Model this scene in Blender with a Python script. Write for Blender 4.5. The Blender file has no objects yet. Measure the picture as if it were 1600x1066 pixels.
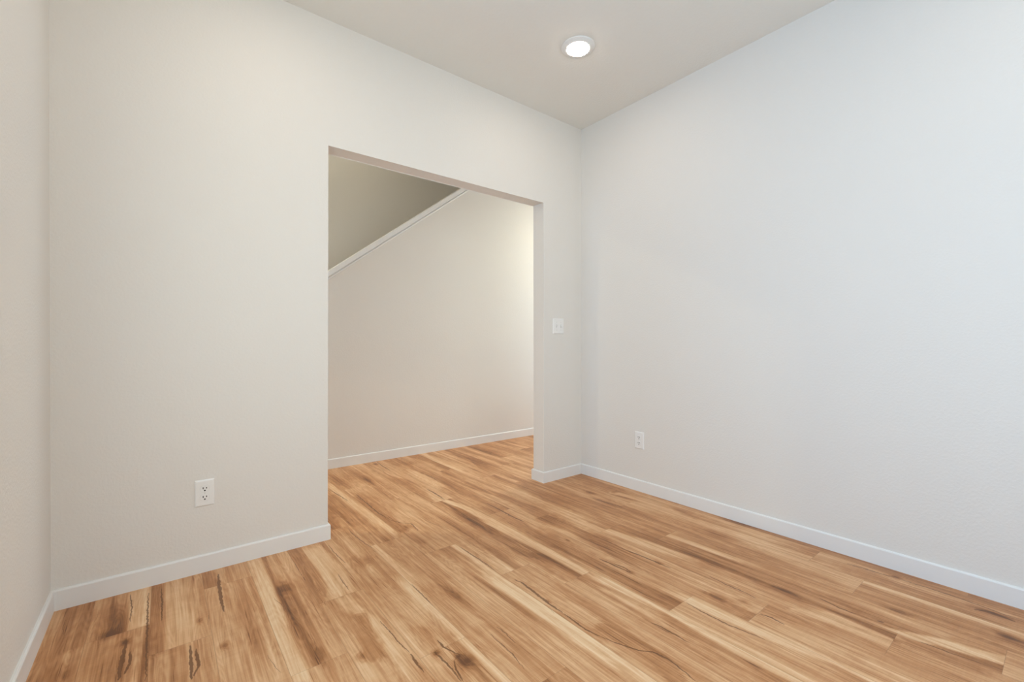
import bpy, bmesh, math
import numpy as np
from mathutils import Vector

scene = bpy.context.scene
col = scene.collection

# ------------------------------------------------------------------ view
YAW, PITCH = math.radians(38.198), math.radians(-0.164)
cam_data = bpy.data.cameras.new('camera')
cam_data.sensor_fit = 'HORIZONTAL'
cam_data.sensor_width = 36.0
cam_data.lens = 693.12 * 36.0 / 1600.0
cam_data.shift_x = 1.46 / 1600.0
cam_data.shift_y = 7.23 / 1600.0
cam_data.clip_start = 0.02
cam = bpy.data.objects.new('camera', cam_data)
cam.location = (-2.6307, -2.4376, 1.0292)
cam.rotation_euler = (math.pi / 2 + PITCH, 0.0, -YAW)
col.objects.link(cam)
scene.camera = cam

scene.view_settings.view_transform = 'Standard'
scene.view_settings.look = 'None'
scene.view_settings.gamma = 1.0
scene.view_settings.use_curve_mapping = False
scene.view_settings.exposure = 0.17

# ------------------------------------------------------------------ daylight
SKY = 4.8                 # overcast sky seen through the windows
LAMP = 66.0               # ceiling lamps' lenses
HALL_FILL = 500.0  # strength of the added, unseen hall lamps, set to brighten the hall
world = bpy.data.worlds.new('sky')
scene.world = world
world.use_nodes = True
bg = world.node_tree.nodes['Background']
bg.inputs['Strength'].default_value = SKY
_wt = world.node_tree
_tc = _wt.nodes.new('ShaderNodeTexCoord')
_sx = _wt.nodes.new('ShaderNodeSeparateXYZ')
_wt.links.new(_tc.outputs['Generated'], _sx.inputs[0])
_wr = _wt.nodes.new('ShaderNodeMapRange')          # -1 = towards the rear window, 0 = sideways
_wr.inputs['From Min'].default_value = -0.85
_wr.inputs['From Max'].default_value = -0.25
_wt.links.new(_sx.outputs['Y'], _wr.inputs['Value'])
_wm = _wt.nodes.new('ShaderNodeMix')
_wm.data_type = 'RGBA'
_wm.inputs[6].default_value = (0.65, 0.71, 0.70, 1)   # bright overcast sky with sunlit facades below
_wm.inputs[7].default_value = (0.50, 0.78, 1.10, 1)   # open blue sky to the sides
_wt.links.new(_wr.outputs[0], _wm.inputs[0])
_wt.links.new(_wm.outputs[2], bg.inputs['Color'])
scene.cycles.use_denoising = True
scene.cycles.max_bounces = 12
scene.cycles.diffuse_bounces = 8


def portal(name, loc, rot, sx, sy):
    d = bpy.data.lights.new(name, 'AREA')
    d.shape = 'RECTANGLE'
    d.size, d.size_y = sx, sy
    d.cycles.is_portal = True
    o = bpy.data.objects.new(name, d)
    o.location = loc
    o.rotation_euler = rot
    col.objects.link(o)


# ------------------------------------------------------------------ measures
W, H = 2.9695, 2.74                 # room width (x from -W to 0), ceiling height
RY = 3.55                           # rear wall at y = -RY
XL, XR, HH, WT = -1.9432, -0.4033, 2.0828, 0.1175   # opening
HD = 1.3717                         # face of the stair's knee wall
SY = 2.42                           # far wall of the stairwell
BT, BH = 0.0105, 0.0798             # baseboard
HX0, HX1 = -4.3, 2.0                # ends of the hall
SHX0, SHX1, SHZ = -2.5, 1.2, 4.3        # open stairwell above the hall ceiling
WIN = (-2.65, -0.95, 0.55, 2.15)    # left wall window y0,y1,z0,z1
RWIN = (-2.40, -0.60, 0.60, 2.15)    # rear window x0,x1,z0,z1
HWIN = (0.30, 1.15, 0.20, 2.25)     # hall right end window y0,y1,z0,z1
LWIN = (0.30, 1.20, 0.90, 2.20)     # hall left end window, unseen, added to light the hall
portal('window_daylight', (-W - 0.13, (WIN[0] + WIN[1]) / 2, (WIN[2] + WIN[3]) / 2),
       (math.radians(90), 0, math.radians(-90)), WIN[1] - WIN[0], WIN[3] - WIN[2])
portal('rear_daylight', ((RWIN[0] + RWIN[1]) / 2, -RY - 0.13, (RWIN[2] + RWIN[3]) / 2),
       (math.radians(90), 0, 0), RWIN[1] - RWIN[0], RWIN[3] - RWIN[2])
portal('hall_daylight', (HX1 + 0.13, (HWIN[0] + HWIN[1]) / 2, (HWIN[2] + HWIN[3]) / 2),
       (math.radians(90), 0, math.radians(90)), HWIN[1] - HWIN[0], HWIN[3] - HWIN[2])

portal('hall_left_daylight', (HX0 - 0.13, (LWIN[0] + LWIN[1]) / 2, (LWIN[2] + LWIN[3]) / 2),
       (math.radians(90), 0, math.radians(-90)), LWIN[1] - LWIN[0], LWIN[3] - LWIN[2])  # portal of the added left hall window


# ------------------------------------------------------------------ materials
def mat(name):
    m = bpy.data.materials.new(name)
    m.use_nodes = True
    nt = m.node_tree
    return m, nt, nt.nodes['Principled BSDF']


def node(nt, kind, **kw):
    n = nt.nodes.new(kind)
    for k, v in kw.items():
        setattr(n, k, v)
    return n


def math_node(nt, op, a, b=None, c=None, clamp=False):
    n = nt.nodes.new('ShaderNodeMath')
    n.operation = op
    n.use_clamp = clamp
    for i, v in enumerate((a, b, c)):
        if v is None:
            continue
        if isinstance(v, (int, float)):
            n.inputs[i].default_value = v
        else:
            nt.links.new(v, n.inputs[i])
    return n.outputs[0]


def paint(name, rgb, rough=0.6, scale=95.0, bump=0.22, dist=0.0012):
    """Rolled wall paint over an orange-peel drywall texture."""
    m, nt, b = mat(name)
    b.inputs['Base Color'].default_value = (*rgb, 1)
    b.inputs['Roughness'].default_value = rough
    b.inputs['Specular IOR Level'].default_value = 0.3
    tc = node(nt, 'ShaderNodeTexCoord')
    n1 = node(nt, 'ShaderNodeTexNoise')
    n1.inputs['Scale'].default_value = scale
    n1.inputs['Detail'].default_value = 2.0
    nt.links.new(tc.outputs['Object'], n1.inputs['Vector'])
    rp = node(nt, 'ShaderNodeValToRGB')
    rp.color_ramp.elements[0].position = 0.42
    rp.color_ramp.elements[1].position = 0.62
    nt.links.new(n1.outputs['Fac'], rp.inputs['Fac'])
    bp = node(nt, 'ShaderNodeBump')
    bp.inputs['Strength'].default_value = bump
    bp.inputs['Distance'].default_value = dist
    nt.links.new(rp.outputs['Color'], bp.inputs['Height'])
    nt.links.new(bp.outputs['Normal'], b.inputs['Normal'])
    return m


def plain(name, rgb, rough=0.4, spec=0.5):
    m, nt, b = mat(name)
    b.inputs['Roughness'].default_value = rough
    b.inputs['Specular IOR Level'].default_value = spec
    tc = node(nt, 'ShaderNodeTexCoord')
    n1 = node(nt, 'ShaderNodeTexNoise')
    n1.inputs['Scale'].default_value = 14.0
    nt.links.new(tc.outputs['Object'], n1.inputs['Vector'])
    mx = node(nt, 'ShaderNodeMix', data_type='RGBA')
    mx.inputs[6].default_value = (*[c * 0.97 for c in rgb], 1)
    mx.inputs[7].default_value = (*rgb, 1)
    nt.links.new(n1.outputs['Fac'], mx.inputs[0])
    nt.links.new(mx.outputs[2], b.inputs['Base Color'])
    return m


WALL = paint('greige_wall_paint', (0.748, 0.727, 0.692))
CEIL = paint('ceiling_paint', (0.77, 0.755, 0.71), rough=0.8, scale=70, bump=0.35)
TRIM = plain('white_trim_paint', (0.80, 0.80, 0.79), 0.35)
PLATE = plain('white_plastic', (0.84, 0.84, 0.83), 0.3)
DARK = plain('dark_slot', (0.03, 0.028, 0.025), 0.6)
SCREW = plain('painted_screw', (0.72, 0.72, 0.70), 0.3)
RING = plain('white_lamp_trim', (0.80, 0.80, 0.78), 0.45)


def lens_mat(name, rgb, strength):
    m, nt, b = mat(name)
    b.inputs['Base Color'].default_value = (0.9, 0.9, 0.88, 1)
    b.inputs['Emission Color'].default_value = (*rgb, 1)
    b.inputs['Emission Strength'].default_value = strength
    return m


LENS = lens_mat('lamp_lens', (1.0, 0.87, 0.72), LAMP)
STAIR_FILL_LENS = lens_mat('stair_fill_lens', (1.0, 0.94, 0.74), 225.0)  # glow of the added lamp that lifts the stairwell
HALL_FILL_LENS = lens_mat('hall_fill_lens', (1.0, 0.92, 0.68), HALL_FILL)  # glow of the two added hall lamps
GLASS, _nt, _b = mat('window_glass')
_nt.nodes.remove(_b)
_tr = node(_nt, 'ShaderNodeBsdfTransparent')
_gl = node(_nt, 'ShaderNodeBsdfGlossy')
_gl.inputs['Roughness'].default_value = 0.02
_mx = node(_nt, 'ShaderNodeMixShader')
_mx.inputs[0].default_value = 0.06
_nt.links.new(_tr.outputs[0], _mx.inputs[1])
_nt.links.new(_gl.outputs[0], _mx.inputs[2])
_nt.links.new(_mx.outputs[0], _nt.nodes['Material Output'].inputs[0])


# ------------------------------------------------------------------ mesh helpers
def link(name, bm, m, parent=None, smooth=False):
    bmesh.ops.recalc_face_normals(bm, faces=bm.faces)
    me = bpy.data.meshes.new(name)
    bm.to_mesh(me)
    bm.free()
    if m:
        me.materials.append(m)
    if smooth:
        me.polygons.foreach_set('use_smooth', [True] * len(me.polygons))
    o = bpy.data.objects.new(name, me)
    col.objects.link(o)
    if parent:
        o.parent = parent
    return o


def tag(o, label=None, cat=None, group=None, kind=None):
    for k, v in (('label', label), ('category', cat), ('group', group), ('kind', kind)):
        if v:
            o[k] = v
    return o


def struct(o, label, cat):
    return tag(o, label, cat, kind='structure')


def empty(name, loc, rot=(0, 0, 0)):
    o = bpy.data.objects.new(name, None)
    o.location = loc
    o.rotation_euler = rot
    o.empty_display_size = 0.05
    col.objects.link(o)
    return o


def add_box(bm, x0, x1, y0, y1, z0, z1, bevel=0.0, seg=2):
    r = bmesh.ops.create_cube(bm, size=1.0)
    for v in r['verts']:
        v.co = Vector(((x0 + x1) / 2 + v.co.x * (x1 - x0), (y0 + y1) / 2 + v.co.y * (y1 - y0),
                       (z0 + z1) / 2 + v.co.z * (z1 - z0)))
    if bevel:
        es = {e for v in r['verts'] for e in v.link_edges}
        bmesh.ops.bevel(bm, geom=list(es), offset=bevel, segments=seg, affect='EDGES', profile=0.5)


def add_prism(bm, pts, axis, a0, a1):
    """Extrude a closed outline (list of 2-D points) along axis 'x' or 'y' or 'z'."""
    def co(p, a):
        return {'x': (a, p[0], p[1]), 'y': (p[0], a, p[1]), 'z': (p[0], p[1], a)}[axis]
    lo = [bm.verts.new(co(p, a0)) for p in pts]
    hi = [bm.verts.new(co(p, a1)) for p in pts]
    n = len(pts)
    bm.faces.new(lo)
    bm.faces.new(hi[::-1])
    for i in range(n):
        bm.faces.new((lo[i], lo[(i + 1) % n], hi[(i + 1) % n], hi[i]))


def add_lathe(bm, prof, n=64):
    rings = []
    for r, z in prof:
        if r < 1e-6:
            rings.append([bm.verts.new((0, 0, z))])
        else:
            rings.append([bm.verts.new((r * math.cos(2 * math.pi * k / n), r * math.sin(2 * math.pi * k / n), z))
                          for k in range(n)])
    for a, b in zip(rings, rings[1:]):
        for k in range(n):
            k2 = (k + 1) % n
            f = [a[k % len(a)], a[k2 % len(a)], b[k2 % len(b)], b[k % len(b)]]
            u = []
            for v in f:
                if v not in u:
                    u.append(v)
            if len(u) > 2:
                bm.faces.new(u)


# ------------------------------------------------------------------ setting: walls and ceiling
bm = bmesh.new()
ARR = 0.004                                  # eased drywall corner beads of the opening
pts = [(-W - 0.12, 0), (XL, 0), (XL, HH), (XR, HH), (XR, 0), (0.12, 0), (0.12, H), (-W - 0.12, H)]
add_prism(bm, pts, 'y', 0.0, WT)
bm.edges.ensure_lookup_table()
arris = []
for e in bm.edges:
    a, b = e.verts
    if abs(a.co.y - b.co.y) < 1e-6:
        on = lambda v: (abs(v.co.x - XL) < 1e-5 or abs(v.co.x - XR) < 1e-5) and v.co.z < HH + 1e-4
        if on(a) and on(b):
            arris.append(e)
bmesh.ops.bevel(bm, geom=arris, offset=ARR, segments=3, affect='EDGES', profile=0.5)
struct(link('wall_back', bm, WALL), 'greige back wall with a wide untrimmed opening into the hall', 'wall')

bm = bmesh.new()
add_box(bm, 0, 0.12, -RY - 0.12, 0, 0, H)
struct(link('wall_right', bm, WALL), 'long plain greige wall on the right with an outlet', 'wall')


def wall_with_window(name, axis, a0, a1, u0, u1, win):
    bm = bmesh.new()
    x0, x1, z0, z1 = win
    for p in ((u0, x0, 0, H), (x1, u1, 0, H), (x0, x1, 0, z0), (x0, x1, z1, H)):
        if axis == 'y':
            add_box(bm, p[0], p[1], a0, a1, p[2], p[3])
        else:
            add_box(bm, a0, a1, p[0], p[1], p[2], p[3])
    return link(name, bm, WALL)


struct(wall_with_window('wall_left', 'x', -W - 0.12, -W, -RY - 0.12, 0, WIN),
       'greige side wall at the left edge of the photo', 'wall')
struct(wall_with_window('wall_rear', 'y', -RY - 0.12, -RY, -W, 0, RWIN),
       'greige wall behind the camera with a wide window', 'wall')
struct(wall_with_window('wall_hall_end', 'x', HX1, HX1 + 0.12, WT, HD, HWIN),
       'greige end wall of the hall with a tall window', 'wall')
struct(wall_with_window('wall_hall_left', 'x', HX0 - 0.12, HX0, WT, SY, LWIN),
       'greige wall closing the left end of the hall, with an added window', 'wall')
bm = bmesh.new()
add_box(bm, HX0 - 0.12, -W - 0.12, 0, WT, 0, H)
add_box(bm, 0.12, HX1 + 0.12, 0, WT, 0, H)
struct(link('wall_hall_front', bm, WALL), 'greige front wall of the hall beyond the room', 'wall')

# knee wall of the stair: full height to the right, sloping down to the left
TAN = (2.5927 - 1.6318) / (1.5565 - 0.2743)
ZC = lambda x: 1.6318 + TAN * (x + 1.5565)            # top front edge of the cap
SL = math.atan(TAN)
CAPV = 0.037 / math.cos(SL)                           # vertical thickness of the cap board
KT = 0.11                                             # knee wall thickness
xtop = -1.5565 + (H - 1.6318) / TAN
xlow = -2.45
bm = bmesh.new()
add_prism(bm, [(xlow, 0), (HX1 + 0.12, 0), (HX1 + 0.12, H), (xtop + CAPV / TAN, H), (xlow, ZC(xlow) - CAPV)],
          'y', HD, HD + KT)
struct(link('wall_stair', bm, WALL), 'cream knee wall of the staircase with a sloping top, seen through the opening', 'wall')

bm = bmesh.new()
add_box(bm, HX0, HX1 + 0.12, SY, SY + 0.12, 0, H)
add_box(bm, SHX0, SHX1, SY, SY + 0.12, H, SHZ)
struct(link('wall_stairwell', bm, WALL), 'shaded tan far wall of the stairwell above the sloping cap', 'wall')
bm = bmesh.new()
add_box(bm, HX1, HX1 + 0.12, HD + KT, SY, 0, H)
struct(link('wall_stair_end', bm, WALL), 'greige wall closing the right end of the stairwell', 'wall')

bm = bmesh.new()
add_box(bm, HX0 - 0.12, HX1 + 0.12, -RY - 0.12, HD + KT, H, H + 0.12)
add_box(bm, HX0 - 0.12, SHX0, HD + KT, SY + 0.12, H, H + 0.12)
add_box(bm, SHX1, HX1 + 0.12, HD + KT, SY + 0.12, H, H + 0.12)
struct(link('ceiling', bm, CEIL), 'flat greige ceiling with one round lamp in view', 'ceiling')

bm = bmesh.new()
add_box(bm, SHX0, SHX1, HD, HD + KT, H + 0.12, SHZ)
add_box(bm, SHX0 - 0.12, SHX0, HD, SY + 0.12, H + 0.12, SHZ)
add_box(bm, SHX1, SHX1 + 0.12, HD, SY + 0.12, H + 0.12, SHZ)
struct(link('wall_stair_upper', bm, WALL), 'upper walls of the open stairwell above the hall ceiling', 'wall')
bm = bmesh.new()
add_box(bm, SHX0 - 0.12, SHX1 + 0.12, HD, SY + 0.12, SHZ, SHZ + 0.12)
struct(link('ceiling_stair', bm, CEIL), 'high ceiling over the open stairwell', 'ceiling')

# sloping cap board and the thin moulding under its front edge
def sloped(name, x0, x1, d0, d1, y0, y1, bevel):
    """Bar along the stair slope; d0..d1 measured square to the slope, below the cap's top edge."""
    c, s = math.cos(SL), math.sin(SL)
    L = (x1 - x0) / c
    bm = bmesh.new()
    add_box(bm, 0, L, y0, y1, -d1, -d0, bevel)
    for v in bm.verts:
        x, z = v.co.x, v.co.z
        v.co.x = x0 + x * c - z * s
        v.co.z = ZC(x0) + x * s + z * c
    return link(name, bm, TRIM)


struct(sloped('trim_1', xlow, xtop - 0.012, 0.0, 0.037, HD - 0.022, HD + KT + 0.022, 0.004),
       'white sloping cap board on top of the stair knee wall', 'stair cap')
tr2 = sloped('trim_2', xlow, xtop - 0.04, 0.043, 0.057, HD - 0.014, HD, 0.0045)
gap = sloped('gap', xlow, xtop - 0.04, 0.037, 0.043, HD - 0.004, HD, 0)
bm = bmesh.new()
bm.from_mesh(tr2.data)
bm.from_mesh(gap.data)
bm.to_mesh(tr2.data)
bm.free()
bpy.data.objects.remove(gap)
struct(tr2,
       'thin white moulding under the sloping stair cap', 'moulding')


# the flight of stairs behind the knee wall
CARPET = paint('stair_carpet', (0.47, 0.40, 0.30), rough=0.95, scale=260, bump=0.6, dist=0.003)
outline = []
for k in range(14):
    x = xlow + 0.02 + k * 0.19 / TAN
    outline += [(x, 0.19 * k), (x, 0.19 * (k + 1))]
x = xlow + 0.02 + 14 * 0.19 / TAN
outline += [(x, 0.19 * 14), (x, 0.0)]
bm = bmesh.new()
add_prism(bm, outline, 'y', HD + KT, SY)
struct(link('stair_flight', bm, CARPET), 'carpeted flight of stairs behind the sloping knee wall', 'stairs')

# baseboards: one mitred sweep, cut into a board per wall
PROF = [(0, 0), (BT, 0), (BT, BH - 0.006), (BT - 0.002, BH - 0.002), (BT - 0.0055, BH), (0, BH)]


def sweep(path, cuts, flip=1):
    """path: wall-line corners; the board stands on the left of travel (flip=1). cuts: list of (name, first, last, label)."""
    P = [Vector(p) for p in path]
    nrm = []
    for a, b in zip(P, P[1:]):
        d = (b - a).normalized()
        nrm.append(Vector((-d.y, d.x)) * flip)
    mit = []
    for i in range(len(P)):
        if i == 0:
            mit.append(nrm[0])
        elif i == len(P) - 1:
            mit.append(nrm[-1])
        else:
            s = nrm[i - 1] + nrm[i]
            mit.append(s / (1 + nrm[i - 1].dot(nrm[i])))
    for name, i0, i1, label in cuts:
        bm = bmesh.new()
        rings = []
        for i in range(i0, i1 + 1):
            rings.append([bm.verts.new((P[i].x + mit[i].x * d, P[i].y + mit[i].y * d, z)) for d, z in PROF])
        n = len(PROF)
        for a, b in zip(rings, rings[1:]):
            for k in range(n):
                bm.faces.new((a[k], a[(k + 1) % n], b[(k + 1) % n], b[k]))
        bm.faces.new(rings[0])
        bm.faces.new(rings[-1][::-1])
        struct(link(name, bm, TRIM), label, 'baseboard')


# travel so that the room lies to the right of travel -> flip = -1
sweep([(-W, -RY), (-W, 0), (XL, 0), (XL, WT), (-W, WT)],
      [('baseboard_left', 0, 1, 'white baseboard along the left wall'),
       ('baseboard_back', 1, 4, 'white baseboard on the back wall left of the opening, turning its corner')], -1)
sweep([(0.6, WT), (XR, WT), (XR, 0), (0, 0), (0, -RY)],
      [('baseboard_back_right', 0, 3, 'short white baseboard wrapping the wall stub right of the opening'),
       ('baseboard_right', 3, 4, 'long white baseboard along the right wall')], -1)
sweep([(xlow, HD), (HX1, HD)],
      [('baseboard_hall', 0, 1, 'white baseboard along the stair wall in the hall')], -1)


# windows outside the photo letting daylight in; the left hall one is added
def window(name, axis, a, win, label):
    u0, u1, z0, z1 = win
    bm = bmesh.new()
    def bx(p0, p1, q0, q1, d0=-0.03, d1=0.03):
        if axis == 'y':
            add_box(bm, p0, p1, a + d0, a + d1, q0, q1, 0.003)
        else:
            add_box(bm, a + d0, a + d1, p0, p1, q0, q1, 0.003)
    f = 0.05
    bx(u0, u0 + f, z0, z1); bx(u1 - f, u1, z0, z1)
    bx(u0 + f, u1 - f, z0, z0 + f); bx(u0 + f, u1 - f, z1 - f, z1)
    um = (u0 + u1) / 2
    bx(um - 0.025, um + 0.025, z0 + f, z1 - f)
    o = struct(link(name, bm, TRIM), label, 'window')
    g = bmesh.new()
    if axis == 'y':
        add_box(g, u0 + f, u1 - f, a - 0.004, a + 0.004, z0 + f, z1 - f)
    else:
        add_box(g, a - 0.004, a + 0.004, u0 + f, u1 - f, z0 + f, z1 - f)
    link('window_pane', g, GLASS, o)


window('window_1', 'x', -W - 0.06, WIN, 'white two-pane window in the left wall beside the camera')
window('window_2', 'y', -RY - 0.06, RWIN, 'white two-pane window in the wall behind the camera')
window('window_3', 'x', HX1 + 0.06, HWIN, 'tall white window at the right end of the hall')
window('fill_window', 'x', HX0 - 0.06, LWIN, 'added unseen white window at the left end of the hall')  # no window known here; added to brighten the jamb and stair foot

# ------------------------------------------------------------------ floor
RW, PL = 0.1745, 1.219              # plank width and length
X0 = -0.05                          # right seam of row 0
JOINT = {-1: -0.95, 0: -0.439, 1: -0.653, 2: -1.08, 3: -0.831, 4: -0.471, 5: -0.2535, 6: -1.083, 7: -0.8586,
         8: -0.467, 9: -0.2175, 10: -1.115, 11: -0.589, 12: -0.938, 13: -0.18, 14: -0.55, 15: -0.338, 16: -0.82}
# drawn grain of the planks in view, in metres on the floor: cracks (path, half width), knots (x, y, sizes, depth), bands (path, half width, tone)
CRACKS = [([(-2.728, -0.411), (-2.733, -0.486), (-2.737, -0.56), (-2.737, -0.634)], 0.006), ([(-2.715, -0.482), (-2.715, -0.564), (-2.727,
    -0.614)], 0.004), ([(-2.558, -0.572), (-2.558, -0.653), (-2.559, -0.72), (-2.564, -0.77)], 0.005), ([(-2.542, -0.603), (-2.539, -0.702),
    (-2.556, -0.754)], 0.0045), ([(-2.737, -0.028), (-2.725, -0.159), (-2.727, -0.281)], 0.002), ([(-2.635, -0.056), (-2.632, -0.192),
    (-2.634, -0.345)], 0.0025), ([(-2.677, -0.069), (-2.675, -0.322), (-2.673, -0.541), (-2.672, -0.685)], 0.003), ([(-2.434, -0.06),
    (-2.441, -0.194), (-2.445, -0.315), (-2.445, -0.422)], 0.006), ([(-1.964, -0.065), (-1.964, -0.178), (-1.954, -0.327)], 0.0018),
    ([(-2.013, -0.399), (-2.017, -0.483), (-2.016, -0.557)], 0.0015), ([(-1.814, 0.085), (-1.82, -0.008), (-1.814, -0.106), (-1.797,
    -0.259)], 0.002), ([(-1.996, -0.838), (-1.992, -0.917), (-1.99, -1.0), (-1.983, -1.066)], 0.002), ([(-2.141, -0.378), (-2.145, -0.32),
    (-2.143, -0.169)], 0.0015), ([(-1.424, -0.918), (-1.411, -0.963), (-1.419, -1.068), (-1.425, -1.15), (-1.426, -1.229)], 0.005),
    ([(-1.426, -1.229), (-1.426, -1.276), (-1.431, -1.347), (-1.419, -1.412)], 0.003), ([(-1.878, -1.063), (-1.881, -1.114), (-1.868,
    -1.151), (-1.856, -1.183)], 0.003), ([(-1.86, -1.18), (-1.886, -1.19), (-1.899, -1.222), (-1.91, -1.284)], 0.003), ([(-1.912, -1.061),
    (-1.919, -1.102), (-1.914, -1.142), (-1.91, -1.213), (-1.915, -1.282)], 0.003), ([(-1.984, -1.069), (-1.987, -1.119), (-1.988, -1.152),
    (-1.987, -1.177)], 0.0035), ([(-1.791, -0.675), (-1.792, -0.747), (-1.793, -0.841), (-1.799, -0.912)], 0.002), ([(-1.847, -0.944),
    (-1.847, -1.0), (-1.84, -1.037)], 0.0025), ([(-1.443, -0.507), (-1.442, -0.589), (-1.439, -0.687), (-1.44, -0.809)], 0.0025), ([(-1.716,
    -1.15), (-1.718, -1.223), (-1.718, -1.288), (-1.73, -1.359)], 0.0015), ([(-1.675, -1.13), (-1.671, -1.186), (-1.676, -1.251)], 0.0015),
    ([(-1.417, -1.411), (-1.399, -1.474), (-1.373, -1.532), (-1.339, -1.572), (-1.333, -1.613), (-1.34, -1.67), (-1.352, -1.726)], 0.003),
    ([(-0.813, -1.06), (-0.798, -1.144), (-0.8, -1.235), (-0.795, -1.3)], 0.0035), ([(-0.966, -1.099), (-0.959, -1.154), (-0.968, -1.205)],
    0.0035), ([(-0.99, -1.473), (-1.0, -1.565), (-1.0, -1.655), (-0.988, -1.723), (-0.981, -1.774)], 0.0025), ([(-1.211, -1.468), (-1.204,
    -1.506), (-1.203, -1.554), (-1.205, -1.617)], 0.003), ([(-0.723, -1.43), (-0.733, -1.508), (-0.733, -1.588), (-0.741, -1.649)], 0.003),
    ([(-0.84, -1.691), (-0.829, -1.734), (-0.839, -1.782)], 0.004), ([(-0.106, -1.772), (-0.1, -1.838), (-0.098, -1.907), (-0.092, -1.951)],
    0.004), ([(-0.092, -1.951), (-0.09, -2.029), (-0.091, -2.141), (-0.111, -2.264), (-0.11, -2.323)], 0.003), ([(-0.159, -2.19), (-0.129,
    -2.238), (-0.139, -2.277), (-0.147, -2.31)], 0.006), ([(-0.584, -2.025), (-0.571, -2.125), (-0.563, -2.214), (-0.551, -2.279)], 0.0018),
    ([(-0.54, -1.982), (-0.533, -2.007)], 0.004), ([(-0.535, -1.791), (-0.554, -1.867), (-0.554, -1.928)], 0.003), ([(-1.6, 0.602), (-1.586,
    0.565), (-1.59, 0.458), (-1.591, 0.366), (-1.595, 0.187), (-1.581, 0.039)], 0.004), ([(-1.581, 0.039), (-1.549, -0.042), (-1.507,
    -0.084), (-1.522, -0.203)], 0.003), ([(-1.155, 0.411), (-1.151, 0.301), (-1.161, 0.145)], 0.005), ([(-0.997, 0.751), (-0.991, 0.645),
    (-0.997, 0.538)], 0.004), ([(-1.153, 1.352), (-1.168, 1.18), (-1.169, 1.011)], 0.004), ([(-1.7, 0.827), (-1.686, 0.67), (-1.671, 0.51)],
    0.003), ([(-0.98, -0.081), (-0.981, -0.221), (-0.99, -0.361), (-0.983, -0.473)], 0.005), ([(-0.805, -1.057), (-0.8, -1.146), (-0.794,
    -1.231)], 0.004), ([(-0.983, -1.023), (-0.978, -1.115), (-0.973, -1.201)], 0.004), ([(-0.361, -0.433), (-0.36, -0.568), (-0.344,
    -0.671)], 0.005), ([(-0.908, -0.442), (-0.935, -0.61), (-0.96, -0.785)], 0.003)]
KNOTS = [(-2.732, -0.411, 0.012, 0.02, 0.6), (-2.782, -0.324, 0.03, 0.03, 0.3), (-2.877, -0.495, 0.03, 0.06, 0.35), (-2.522, -0.424, 0.008,
    0.02, 0.5), (-2.868, -0.231, 0.008, 0.015, 0.4), (-2.789, -0.168, 0.05, 0.12, 0.22), (-2.651, -0.427, 0.025, 0.3, 0.22), (-2.466,
    -0.644, 0.012, 0.02, 0.5), (-2.228, -0.376, 0.035, 0.05, 0.3), (-2.222, -0.891, 0.018, 0.06, 0.35), (-2.111, -0.987, 0.02, 0.025, 0.4),
    (-1.998, -0.247, 0.006, 0.012, 0.6), (-1.876, -0.361, 0.035, 0.06, 0.32), (-2.064, -0.818, 0.035, 0.09, 0.25), (-2.371, -0.68, 0.02,
    0.12, 0.28), (-1.705, -0.215, 0.025, 0.07, 0.25), (-1.811, -1.075, 0.012, 0.015, 0.4), (-1.863, -1.217, 0.03, 0.035, 0.55), (-1.888,
    -1.01, 0.03, 0.05, 0.2), (-1.693, -0.867, 0.03, 0.1, 0.25), (-1.54, -0.858, 0.03, 0.12, 0.2), (-1.314, -0.709, 0.03, 0.08, 0.2),
    (-1.914, -1.124, 0.012, 0.012, 0.6), (-1.565, -0.324, 0.02, 0.06, 0.22), (-1.864, -1.182, 0.01, 0.012, 0.5), (-1.417, -1.137, 0.006,
    0.012, 0.4), (-0.957, -0.792, 0.006, 0.015, 0.5), (-1.375, -1.618, 0.02, 0.035, 0.5), (-0.857, -1.538, 0.02, 0.04, 0.4), (-0.794,
    -1.231, 0.01, 0.02, 0.5), (-0.971, -1.195, 0.01, 0.02, 0.5), (-0.804, -1.62, 0.015, 0.025, 0.35), (-0.586, -1.69, 0.015, 0.05, 0.4),
    (-0.404, -2.016, 0.015, 0.04, 0.4), (-0.084, -1.95, 0.012, 0.02, 0.5), (-0.134, -2.246, 0.02, 0.06, 0.5), (-0.635, -2.056, 0.012, 0.02,
    0.4), (-0.297, -2.277, 0.02, 0.05, 0.3), (-1.191, 1.278, 0.02, 0.03, 0.5), (-1.022, 0.788, 0.025, 0.03, 0.45), (-1.551, -0.112, 0.02,
    0.03, 0.4), (-1.592, 0.379, 0.015, 0.02, 0.4), (-1.586, 1.048, 0.06, 0.3, 0.15), (-0.934, 1.116, 0.06, 0.06, 0.15)]
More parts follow.
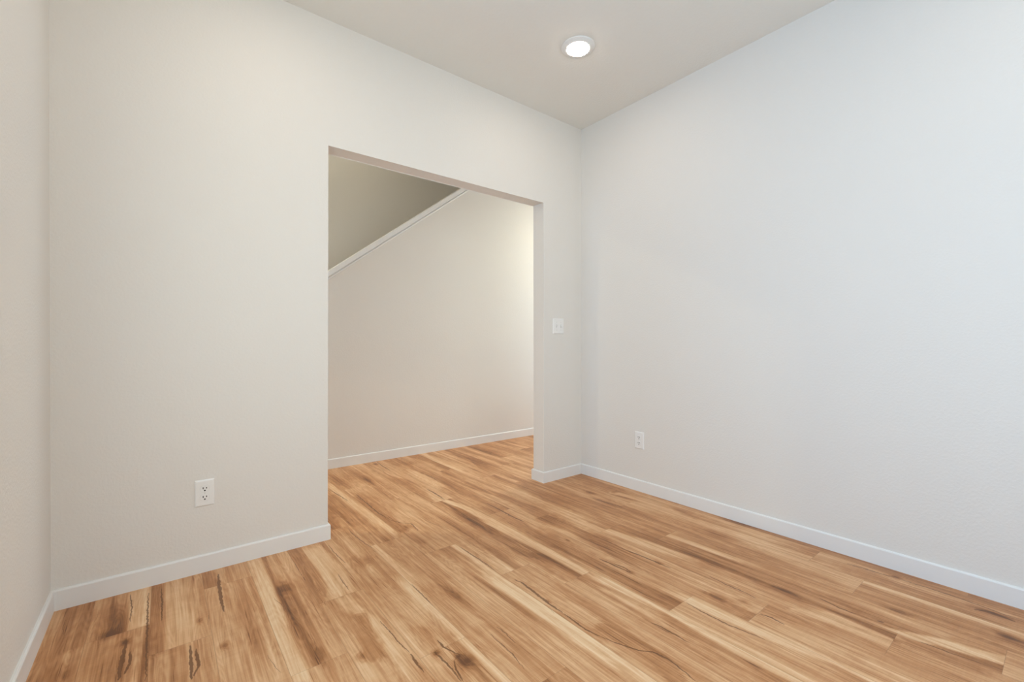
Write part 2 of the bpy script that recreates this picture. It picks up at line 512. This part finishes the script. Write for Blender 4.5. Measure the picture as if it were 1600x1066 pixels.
BANDS = [([(-2.288, -0.037), (-2.289, -0.342), (-2.297, -0.602), (-2.302, -0.801), (-2.304, -0.975)], 0.03, 0.12), ([(-2.036, -0.082),
    (-2.028, -0.329), (-2.035, -0.542)], 0.045, 0.14), ([(-1.458, -0.474), (-1.452, -0.63), (-1.462, -0.816)], 0.018, 0.14), ([(-1.486,
    -0.893), (-1.479, -1.007), (-1.475, -1.166), (-1.464, -1.312), (-1.467, -1.453)], 0.036, 0.08), ([(-1.151, -0.384), (-1.144, -0.565),
    (-1.136, -0.748), (-1.135, -0.907), (-1.138, -1.08)], 0.022, 0.12), ([(-1.806, -0.693), (-1.798, -0.837), (-1.791, -0.989), (-1.793,
    -1.135), (-1.792, -1.273), (-1.791, -1.38)], 0.026, 0.16), ([(-1.785, -0.238), (-1.777, -0.439), (-1.769, -0.615)], 0.018, 0.18),
    ([(-2.044, -0.695), (-2.015, -0.835), (-2.002, -0.99)], 0.022, 0.22), ([(-0.966, -1.472), (-0.964, -1.581), (-0.958, -1.689), (-0.937,
    -1.818)], 0.024, 0.12), ([(-1.118, -1.19), (-1.098, -1.335), (-1.089, -1.483), (-1.101, -1.619), (-1.102, -1.763), (-1.096, -1.902)],
    0.03, 0.14), ([(-1.47, -1.455), (-1.457, -1.536), (-1.461, -1.639)], 0.03, 0.13), ([(-0.486, -1.082), (-0.483, -1.241), (-0.472,
    -1.429)], 0.02, 0.22), ([(-2.703, -0.049), (-2.7, -0.208), (-2.7, -0.32)], 0.03, 0.16), ([(-2.591, -0.079), (-2.588, -0.297), (-2.586,
    -0.519)], 0.055, 0.26), ([(-0.245, -1.877), (-0.233, -2.029), (-0.231, -2.157), (-0.226, -2.307)], 0.014, 0.14), ([(-0.572, -2.056),
    (-0.521, -2.155), (-0.487, -2.274)], 0.03, 0.2), ([(-0.644, -1.891), (-0.655, -2.04)], 0.03, 0.22), ([(-0.712, -1.767), (-0.675, -1.9),
    (-0.655, -2.04)], 0.02, 0.3), ([(-0.938, -1.846), (-0.912, -1.965), (-0.919, -2.065)], 0.022, 0.14), ([(-1.67, 0.931), (-1.667, 0.461),
    (-1.649, 0.111), (-1.634, -0.098)], 0.024, 0.16), ([(-1.465, 0.044), (-1.445, -0.087), (-1.433, -0.222)], 0.02, 0.16), ([(-1.165,
    0.112), (-1.129, -0.075), (-1.127, -0.281)], 0.025, 0.12), ([(-1.059, 0.835), (-1.055, 0.447)], 0.05, 0.25), ([(-1.11, -0.267), (-1.128,
    -0.591), (-1.119, -0.832), (-1.133, -1.058)], 0.02, 0.14), ([(-0.701, -0.849), (-0.669, -1.073), (-0.651, -1.243)], 0.03, 0.22),
    ([(-0.17, -0.44), (-0.142, -0.645), (-0.154, -0.889)], 0.03, 0.24), ([(-2.879, 0.003), (-2.866, -0.19), (-2.859, -0.343)], 0.05, 0.6),
    ([(-2.655, -0.029), (-2.651, -0.342), (-2.652, -0.55)], 0.028, 0.66), ([(-2.045, -0.765), (-2.071, -0.897), (-2.077, -1.022)], 0.03,
    0.55), ([(-1.373, -1.373), (-1.361, -1.494), (-1.357, -1.606), (-1.394, -1.692)], 0.035, 0.62), ([(-1.462, -1.152), (-1.439, -1.288),
    (-1.429, -1.421)], 0.02, 0.58), ([(-0.617, -2.08), (-0.601, -2.166), (-0.592, -2.25)], 0.035, 0.55), ([(-0.288, -1.888), (-0.301,
    -2.041), (-0.296, -2.165), (-0.312, -2.26)], 0.035, 0.5), ([(-1.603, 0.554), (-1.602, 0.234), (-1.589, 0.007), (-1.591, -0.148)], 0.03,
    0.6), ([(-1.762, 0.679), (-1.762, 0.36), (-1.763, 0.09)], 0.06, 0.55), ([(-0.412, -0.047), (-0.435, -0.414), (-0.427, -0.674)], 0.05,
    0.52), ([(-0.102, -0.041), (-0.117, -0.279), (-0.121, -0.457)], 0.06, 0.56)]

rng = np.random.default_rng(7)


def smooth1(n, cell, r):
    """1-D smooth noise, n samples, one control point per cell samples."""
    k = int(n / cell) + 4
    c = r.normal(size=k)
    t = np.arange(n) / cell
    i = t.astype(int)
    f = t - i
    f = f * f * (3 - 2 * f)
    return c[i] * (1 - f) + c[i + 1] * f


def build_floor():
    NX, NY = 41, 111
    co, guv, tone, crk, crw, faces = [], [], [], [], [], []
    base = 0
    ymin_room, ymax = -RY - 0.12, SY + 0.12
    r0 = int(math.floor((X0 - (HX1 + 0.12)) / RW)) - 1
    r1 = int(math.ceil((X0 - (HX0 - 0.12)) / RW)) + 1
    for row in range(r0, r1):
        xr = X0 - row * RW
        xl = xr - RW
        xl_c, xr_c = max(xl, HX0 - 0.12), min(xr, HX1 + 0.12)
        if xr_c - xl_c < 1e-4:
            continue
        inside = xr > -W - 0.12 and xl < 0.12
        ymin = ymin_room if inside else 0.0
        j = JOINT.get(row, -((row * 0.377) % 1.0) * PL)
        k0 = math.floor((ymin - j) / PL)
        k1 = math.ceil((ymax - j) / PL)
        for k in range(k0, k1):
            y0, y1 = max(j + k * PL, ymin), min(j + (k + 1) * PL, ymax)
            if y1 - y0 < 1e-4:
                continue
            r = np.random.default_rng(abs(hash((row * 131 + k * 17 + 5000))) % (2 ** 31))
            vis = inside and y1 > -2.6 or (-3 < row < 22 and y0 < HD)
            nx, ny = (NX, NY) if vis else (5, 13)
            xs = np.linspace(xl_c, xr_c, nx)
            ys = np.linspace(y0, y1, ny)
            X, Y = np.meshgrid(xs, ys)
            # heartwood / sapwood field: a wavy band along the plank
            c = r.uniform(0.1, 0.9) * RW + xl
            hw = r.uniform(0.02, 0.065)
            cen = c + 0.022 * smooth1(ny, ny / 3.0, r) + 0.006 * smooth1(ny, ny / 11.0, r)
            wid = hw * (1 + 0.35 * smooth1(ny, ny / 2.5, r) + 0.1 * smooth1(ny, ny / 9.0, r))
            d = np.abs(X - cen[:, None]) - np.maximum(wid, 0.008)[:, None]
            heart = 1 / (1 + np.exp(np.clip(d / r.uniform(0.002, 0.009), -40, 40)))   # 1 in heartwood
            amp = r.uniform(0.10, 0.28)
            bias = r.uniform(0.33, 0.48)
            T = bias + amp * heart * (0.8 + 0.35 * smooth1(ny, ny / 4.0, r)[:, None])
            T += 0.05 * smooth1(ny, ny / 5.0, r)[:, None]
            for _ in range(r.integers(2, 5)):                       # narrow streaks of paler or darker grain
                sc = r.uniform(xl, xr) + 0.012 * smooth1(ny, ny / 2.2, r) + 0.003 * smooth1(ny, ny / 12.0, r)
                sw = r.uniform(0.0025, 0.013) * np.clip(0.6 + 0.8 * smooth1(ny, ny / 3.0, r), 0.0, 2.0)
                sf = 1 / (1 + np.exp(np.clip((np.abs(X - sc[:, None]) - sw[:, None]) / 0.0018, -40, 40)))
                T += r.choice([-1, -1, 1]) * r.uniform(0.07, 0.19) * sf
            # cracks along heartwood edges (signed sideways offsets) and their half widths
            C = np.full((ny, nx, 3), 1.0)
            Wd = np.full((ny, nx, 3), -1.0)
            mine = [q for q in CRACKS if xl <= np.mean([p[0] for p in q[0]]) < xr]
            ch = 0
            for pts_, w_ in mine:
                p = sorted([(b, a) for a, b in pts_])
                py = np.array([a for a, b in p]); px = np.array([b for a, b in p])
                if py[-1] < y0 or py[0] > y1 or ch > 2:
                    continue
                xc = np.interp(ys, py, px)
                s = np.clip((ys - py[0]) / (py[-1] - py[0]), 0, 1)
                ww = np.where((ys >= py[0]) & (ys <= py[-1]), w_ * np.sqrt(np.clip(np.sin(np.pi * np.clip(s, .02, .98)), 0, 1)), -0.004)
                C[:, :, ch] = X - xc[:, None]
                Wd[:, :, ch] = ww[:, None]
                ch += 1
            while ch < 3 and r.random() < 0.55:
                sgn = r.choice([-1, 1])
                a0 = r.uniform(0, 0.75)
                a1 = a0 + r.uniform(0.08, 0.3)
                xc = cen + sgn * np.maximum(wid, 0.008) + 0.002 * smooth1(ny, ny / 20.0, r)
                s = (np.linspace(0, 1, ny) - a0) / (a1 - a0)
                w_ = r.uniform(0.0004, 0.0011)
                ww = np.where((s > 0) & (s < 1), w_ * np.sin(np.pi * np.clip(s, 0, 1)), -0.004)
                C[:, :, ch] = X - xc[:, None]
                Wd[:, :, ch] = ww[:, None]
                ch += 1
            # knots and brown mineral patches
            kn = [q for q in KNOTS if xl - 0.02 <= q[0] < xr + 0.02 and y0 - .05 < q[1] < y1 + .05]
            if not kn:
                for _ in range(r.integers(0, 3)):
                    kn.append((r.uniform(xl + 0.03, xr - 0.03), r.uniform(y0, y1), r.uniform(0.01, 0.03),
                               r.uniform(0.03, 0.12), r.uniform(0.15, 0.5)))
            for kx, ky, sx, sy, a in kn:
                q = ((X - kx) / sx) ** 2 + ((Y - ky) / sy) ** 2
                T = T + a * np.exp(-q)
            for pts_, w_, a in BANDS:
                p = sorted([(b, c2) for c2, b in pts_])
                py = np.array([a_ for a_, b in p]); px = np.array([b for a_, b in p])
                m_ = np.mean(px)
                if not (xl <= m_ < xr) or py[-1] < y0 or py[0] > y1:
                    continue
                ea, eb = (px[0] - px[1]) / (py[0] - py[1]), (px[-1] - px[-2]) / (py[-1] - py[-2])
                xc = np.interp(ys, py, px) + np.minimum(ys - py[0], 0) * ea + np.maximum(ys - py[-1], 0) * eb
                ext = 0.14 if a < 0.3 else 0.03
                on = np.clip((ys - py[0]) / ext + 1, 0, 1) * np.clip((py[-1] - ys) / ext + 1, 0, 1)
                f = 1 / (1 + np.exp(np.clip((np.abs(X - xc[:, None]) - w_) / 0.0026, -40, 40))) * on[:, None]
                T = T * (1 - f) + a * f
            sd = r.uniform(0, 100)
            co.append(np.stack([X, Y, np.zeros_like(X)], -1).reshape(-1, 3))
            # distance-to-edge is derived from across (x) and along (y) plank coordinates
            guv.append(np.stack([X - xl, Y - (j + k * PL), np.full_like(X, sd)], -1).reshape(-1, 3))
            tone.append(T.reshape(-1))
            crk.append(C.reshape(-1, 3))
            crw.append(Wd.reshape(-1, 3))
            i = np.arange(nx - 1)[None, :] + nx * np.arange(ny - 1)[:, None] + base
            faces.append(np.stack([i, i + 1, i + nx + 1, i + nx], -1).reshape(-1, 4))
            base += nx * ny
    co = np.concatenate(co); F = np.concatenate(faces)
    me = bpy.data.meshes.new('floor')
    me.vertices.add(len(co))
    me.vertices.foreach_set('co', co.astype(np.float32).ravel())
    me.loops.add(F.size)
    me.loops.foreach_set('vertex_index', F.astype(np.int32).ravel())
    me.polygons.add(len(F))
    me.polygons.foreach_set('loop_start', (np.arange(len(F)) * 4).astype(np.int32))
    me.update(calc_edges=True)
    for nm, arr, ty in (('guv', guv, 'FLOAT_VECTOR'), ('tone', tone, 'FLOAT'), ('crk', crk, 'FLOAT_VECTOR'),
                        ('crw', crw, 'FLOAT_VECTOR')):
        a = me.attributes.new(nm, ty, 'POINT')
        a.data.foreach_set('vector' if ty == 'FLOAT_VECTOR' else 'value', np.concatenate(arr).astype(np.float32).ravel())
    me.validate()
    o = bpy.data.objects.new('floor', me)
    col.objects.link(o)
    return o


def floor_material():
    m, nt, b = mat('maple_plank')
    L = nt.links.new
    def attr(n):
        a = node(nt, 'ShaderNodeAttribute', attribute_name=n)
        return a
    g = attr('guv').outputs['Vector']
    sep = node(nt, 'ShaderNodeSeparateXYZ'); L(g, sep.inputs[0])
    gx, gy, gs = sep.outputs
    def vec(x, y, z):
        c = node(nt, 'ShaderNodeCombineXYZ')
        for i, v in enumerate((x, y, z)):
            if isinstance(v, (int, float)):
                c.inputs[i].default_value = v
            else:
                L(v, c.inputs[i])
        return c.outputs[0]
    def noise(sx, sy, detail=3.0, rough=0.55, dist=0.0, off=0.0):
        n = node(nt, 'ShaderNodeTexNoise')
        n.inputs['Scale'].default_value = 1.0
        n.inputs['Detail'].default_value = detail
        n.inputs['Roughness'].default_value = rough
        n.inputs['Distortion'].default_value = dist
        z = math_node(nt, 'MULTIPLY_ADD', gs, 1.0, off)
        L(vec(math_node(nt, 'MULTIPLY', gx, sx), math_node(nt, 'MULTIPLY', gy, sy), z), n.inputs['Vector'])
        return math_node(nt, 'SUBTRACT', n.outputs['Fac'], 0.5)
    warp = noise(14, 3.0, 3.0, 0.6, 0, 31)
    streak = noise(125, 2.8, 3.0, 0.6, 0.4, 0)        # fine grain along the plank
    streak2 = noise(58, 0.9, 4.0, 0.62, 0.8, 91)      # longer streaks
    broad = noise(28, 1.1, 2.0, 0.5, 0.6, 7)          # broad colour streaks
    mott = noise(22, 16, 3.0, 0.6, 0.5, 13)           # mottled figure
    chat = noise(9, 190, 1.0, 0.4, 0.0, 19)           # cross-grain saw chatter
    tone = attr('tone').outputs['Fac']
    # growth rings: contour lines of a stretched field
    ringf = noise(16, 1.6, 1.5, 0.45, 0.3, 43)
    ring = math_node(nt, 'SINE', math_node(nt, 'MULTIPLY_ADD', tone, 34.0, math_node(nt, 'MULTIPLY', ringf, 95.0)))
    t = tone
    for s, a in ((warp, 0.12), (streak, 0.58), (streak2, 0.38), (broad, 0.50), (mott, 0.20), (chat, 0.08), (ring, 0.045)):
        t = math_node(nt, 'MULTIPLY_ADD', s, a, t)
    # short dark flecks
    fl = noise(210, 7, 1.0, 0.5, 0.3, 57)
    flm = math_node(nt, 'MULTIPLY', math_node(nt, 'SUBTRACT', fl, 0.15, clamp=True), 4.0, clamp=True)
    t = math_node(nt, 'MULTIPLY_ADD', flm, math_node(nt, 'MULTIPLY', tone, 1.1), t)
    ramp = node(nt, 'ShaderNodeValToRGB')
    cr = ramp.color_ramp
    stops = [(0.0, (0.820, 0.580, 0.350)), (0.22, (0.710, 0.425, 0.220)), (0.50, (0.520, 0.248, 0.102)),
             (0.75, (0.335, 0.135, 0.042)), (1.0, (0.150, 0.054, 0.018))]
    cr.elements[0].position, cr.elements[0].color = stops[0][0], (*stops[0][1], 1)
    cr.elements[1].position, cr.elements[1].color = stops[-1][0], (*stops[-1][1], 1)
    for p, c in stops[1:-1]:
        e = cr.elements.new(p)
        e.color = (*c, 1)
    L(t, ramp.inputs['Fac'])
    # cracks
    cs = node(nt, 'ShaderNodeSeparateXYZ'); L(attr('crk').outputs['Vector'], cs.inputs[0])
    ws = node(nt, 'ShaderNodeSeparateXYZ'); L(attr('crw').outputs['Vector'], ws.inputs[0])
    jit = math_node(nt, 'MULTIPLY', noise(30, 45, 3.0, 0.6, 0, 71), 0.012)
    wj = math_node(nt, 'MULTIPLY_ADD', noise(20, 60, 2.0, 0.5, 0, 83), 0.9, 1.0)
    dark = None
    for i in range(3):
        d = math_node(nt, 'ABSOLUTE', math_node(nt, 'ADD', cs.outputs[i], jit))
        w = math_node(nt, 'MULTIPLY', ws.outputs[i], wj)
        v = math_node(nt, 'DIVIDE', math_node(nt, 'SUBTRACT', math_node(nt, 'ADD', w, 0.0008), d), 0.0012, clamp=True)
        dark = v if dark is None else math_node(nt, 'MAXIMUM', dark, v)
    # seams between planks
    def edge(c, length):
        return math_node(nt, 'MINIMUM', c, math_node(nt, 'SUBTRACT', length, c))
    e = math_node(nt, 'MINIMUM', edge(gx, RW), edge(gy, PL))
    seam = math_node(nt, 'SUBTRACT', 1.0, math_node(nt, 'DIVIDE', e, 0.0011, clamp=True), clamp=True)
    mx = node(nt, 'ShaderNodeMix', data_type='RGBA')
    L(math_node(nt, 'MULTIPLY', dark, 0.8), mx.inputs[0])
    L(ramp.outputs['Color'], mx.inputs[6])
    mx.inputs[7].default_value = (0.13, 0.045, 0.012, 1)
    m2 = node(nt, 'ShaderNodeMix', data_type='RGBA')
    L(math_node(nt, 'MULTIPLY', seam, 0.5), m2.inputs[0])
    L(mx.outputs[2], m2.inputs[6])
    m2.inputs[7].default_value = (0.16, 0.075, 0.03, 1)
    L(m2.outputs[2], b.inputs['Base Color'])
    b.inputs['Roughness'].default_value = 0.42
    b.inputs['Specular IOR Level'].default_value = 0.44
    bp = node(nt, 'ShaderNodeBump')
    bp.inputs['Strength'].default_value = 0.25
    bp.inputs['Distance'].default_value = 0.0004
    L(math_node(nt, 'MULTIPLY_ADD', seam, -2.0, streak), bp.inputs['Height'])
    L(bp.outputs['Normal'], b.inputs['Normal'])
    return m


floor = build_floor()
floor.data.materials.append(floor_material())
struct(floor, 'maple-look plank floor with brown heartwood streaks and knots', 'floor')

# ------------------------------------------------------------------ ceiling lamps
def ceiling_lamp(loc, label, lens, group=None):
    root = empty('ceiling_lamp', loc)
    tag(root, label, 'ceiling light', group)
    bm = bmesh.new()
    add_lathe(bm, [(0.0955, 0.0), (0.0955, -0.004), (0.0940, -0.0060), (0.0700, -0.0120), (0.0655, -0.0128),
                   (0.0630, -0.0120), (0.0630, -0.008), (0.0, -0.008)])
    link('trim_ring', bm, RING, root, True)
    bm = bmesh.new()
    add_lathe(bm, [(0.0622, -0.0090), (0.0620, -0.0130), (0.0600, -0.0155), (0.054, -0.0172), (0.034, -0.0185), (0.0, -0.0190)])
    link('lens', bm, lens, root, True)
    return root


LX = (-0.747, -2.222)
LY = (-0.667, -2.55)
ceiling_lamp((LX[0], LY[0], H), 'round white flush ceiling lamp, lit, near the back right corner', LENS)
ceiling_lamp((LX[1], LY[0], H), 'round white flush ceiling lamp, lit, above the left end of the back wall', LENS)
ceiling_lamp((LX[0], LY[1], H), 'round white flush ceiling lamp, lit, above the window end of the right wall', LENS)
ceiling_lamp((LX[1], LY[1], H), 'round white flush ceiling lamp, lit, at the near left end of the room ceiling', LENS)
ceiling_lamp((1.6, 0.72, H), 'added unseen fill lamp, round and white, in the hall right of the opening', HALL_FILL_LENS)  # added out of view to brighten the hall wall
ceiling_lamp((-1.5, 1.93, SHZ), 'added unseen fill lamp, round and white, high above the stairs', STAIR_FILL_LENS)  # added out of view to lighten the stairwell's far wall evenly
ceiling_lamp((-3.3, 1.25, H), 'added unseen fill lamp, round and white, at the foot of the stairs', HALL_FILL_LENS)  # added out of view as warm fill for the lower stairwell


# ------------------------------------------------------------------ outlets and switch
def cyl_y(bm, x, z, r, y0, y1, n=20, squash=None):
    """Short cylinder along y (front face at y0); squash flattens it to a half height."""
    pts = []
    for k in range(n):
        a = 2 * math.pi * k / n
        px, pz = r * math.cos(a), r * math.sin(a)
        if squash:
            pz = max(-squash, min(squash, pz))
        pts.append((x + px, z + pz))
    add_prism(bm, pts, 'y', y0, y1)


def plate(name, w, h, root):
    """Cover plate with sloping edges; its back lies on the wall (y = 0), its front faces -y."""
    t, e = 0.0065, 0.006
    bm = bmesh.new()
    lv = []
    for (dx, y) in ((0, 0), (0, -0.0022), (e * 0.45, -t + 0.0012), (e, -t)):
        lv.append([bm.verts.new((sx * (w / 2 - dx), y, sz * (h / 2 - dx))) for sx, sz in ((-1, -1), (1, -1), (1, 1), (-1, 1))])
    bm.faces.new(lv[0])
    bm.faces.new(lv[-1][::-1])
    for a, b in zip(lv, lv[1:]):
        for k in range(4):
            bm.faces.new((a[k], a[(k + 1) % 4], b[(k + 1) % 4], b[k]))
    return link(name, bm, PLATE, root), -t


def screw(root, x, z, y):
    bm = bmesh.new()
    cyl_y(bm, x, z, 0.0034, y - 0.001, y + 0.001, 16)
    s = link('screw', bm, SCREW, root)


def outlet(loc, rotz, label):
    root = empty('wall_outlet', loc, (0, 0, rotz))
    tag(root, label, 'outlet')
    _, f = plate('cover_plate', 0.0745, 0.119, root)
    for dz in (0.0195, -0.0195):
        bm = bmesh.new()
        cyl_y(bm, 0, dz, 0.0174, f - 0.0018, f + 0.002, 36, 0.0142)
        rc = link('receptacle', bm, PLATE, root)
        for dx, hh in ((-0.0064, 0.0044), (0.0064, 0.0036)):
            bm = bmesh.new()
            add_box(bm, dx - 0.0017, dx + 0.0017, f - 0.0021, f - 0.0012, dz + 0.0035 - hh, dz + 0.0035 + hh)
            link('slot', bm, DARK, rc)
        bm = bmesh.new()
        cyl_y(bm, 0, dz - 0.0078, 0.0033, f - 0.0021, f - 0.0012, 14)
        link('ground_hole', bm, DARK, rc)
        # thin shadow gap around the receptacle face
        bm = bmesh.new()
        cyl_y(bm, 0, dz, 0.0184, f - 0.0003, f + 0.001, 36, 0.0152)
        link('receptacle_gap', bm, SCREW, rc)
    screw(root, 0, 0, f)


outlet((-2.4798, 0.0, 0.357), 0.0, 'white duplex outlet low on the back wall left of the opening')
outlet((0.0, -0.552, 0.3565), math.radians(-90), 'small white duplex outlet low on the right wall')

root = empty('light_switch', (-0.2563, 0.0, 1.1675))
tag(root, 'white double toggle switch plate on the stub right of the opening', 'light switch')
_, f = plate('cover_plate', 0.114, 0.117, root)
for dx, up in ((-0.023, 1), (0.023, -1)):
    bm = bmesh.new()
    add_box(bm, dx - 0.0052, dx + 0.0052, f - 0.0008, f + 0.002, -0.0125, 0.0125)
    tg = link('toggle_slot', bm, SCREW, root)
    bm = bmesh.new()
    add_box(bm, dx - 0.004, dx + 0.004, -0.012, 0.0, -0.0045, 0.0045, 0.001)
    a = math.radians(24) * up
    for v in bm.verts:
        y, z = v.co.y, v.co.z
        v.co.y = y * math.cos(a) - z * math.sin(a) + f
        v.co.z = -y * math.sin(a) * 1.0 + z * math.cos(a)
    link('toggle', bm, PLATE, tg)
    for dz in (0.030, -0.030):
        screw(root, dx, dz, f)
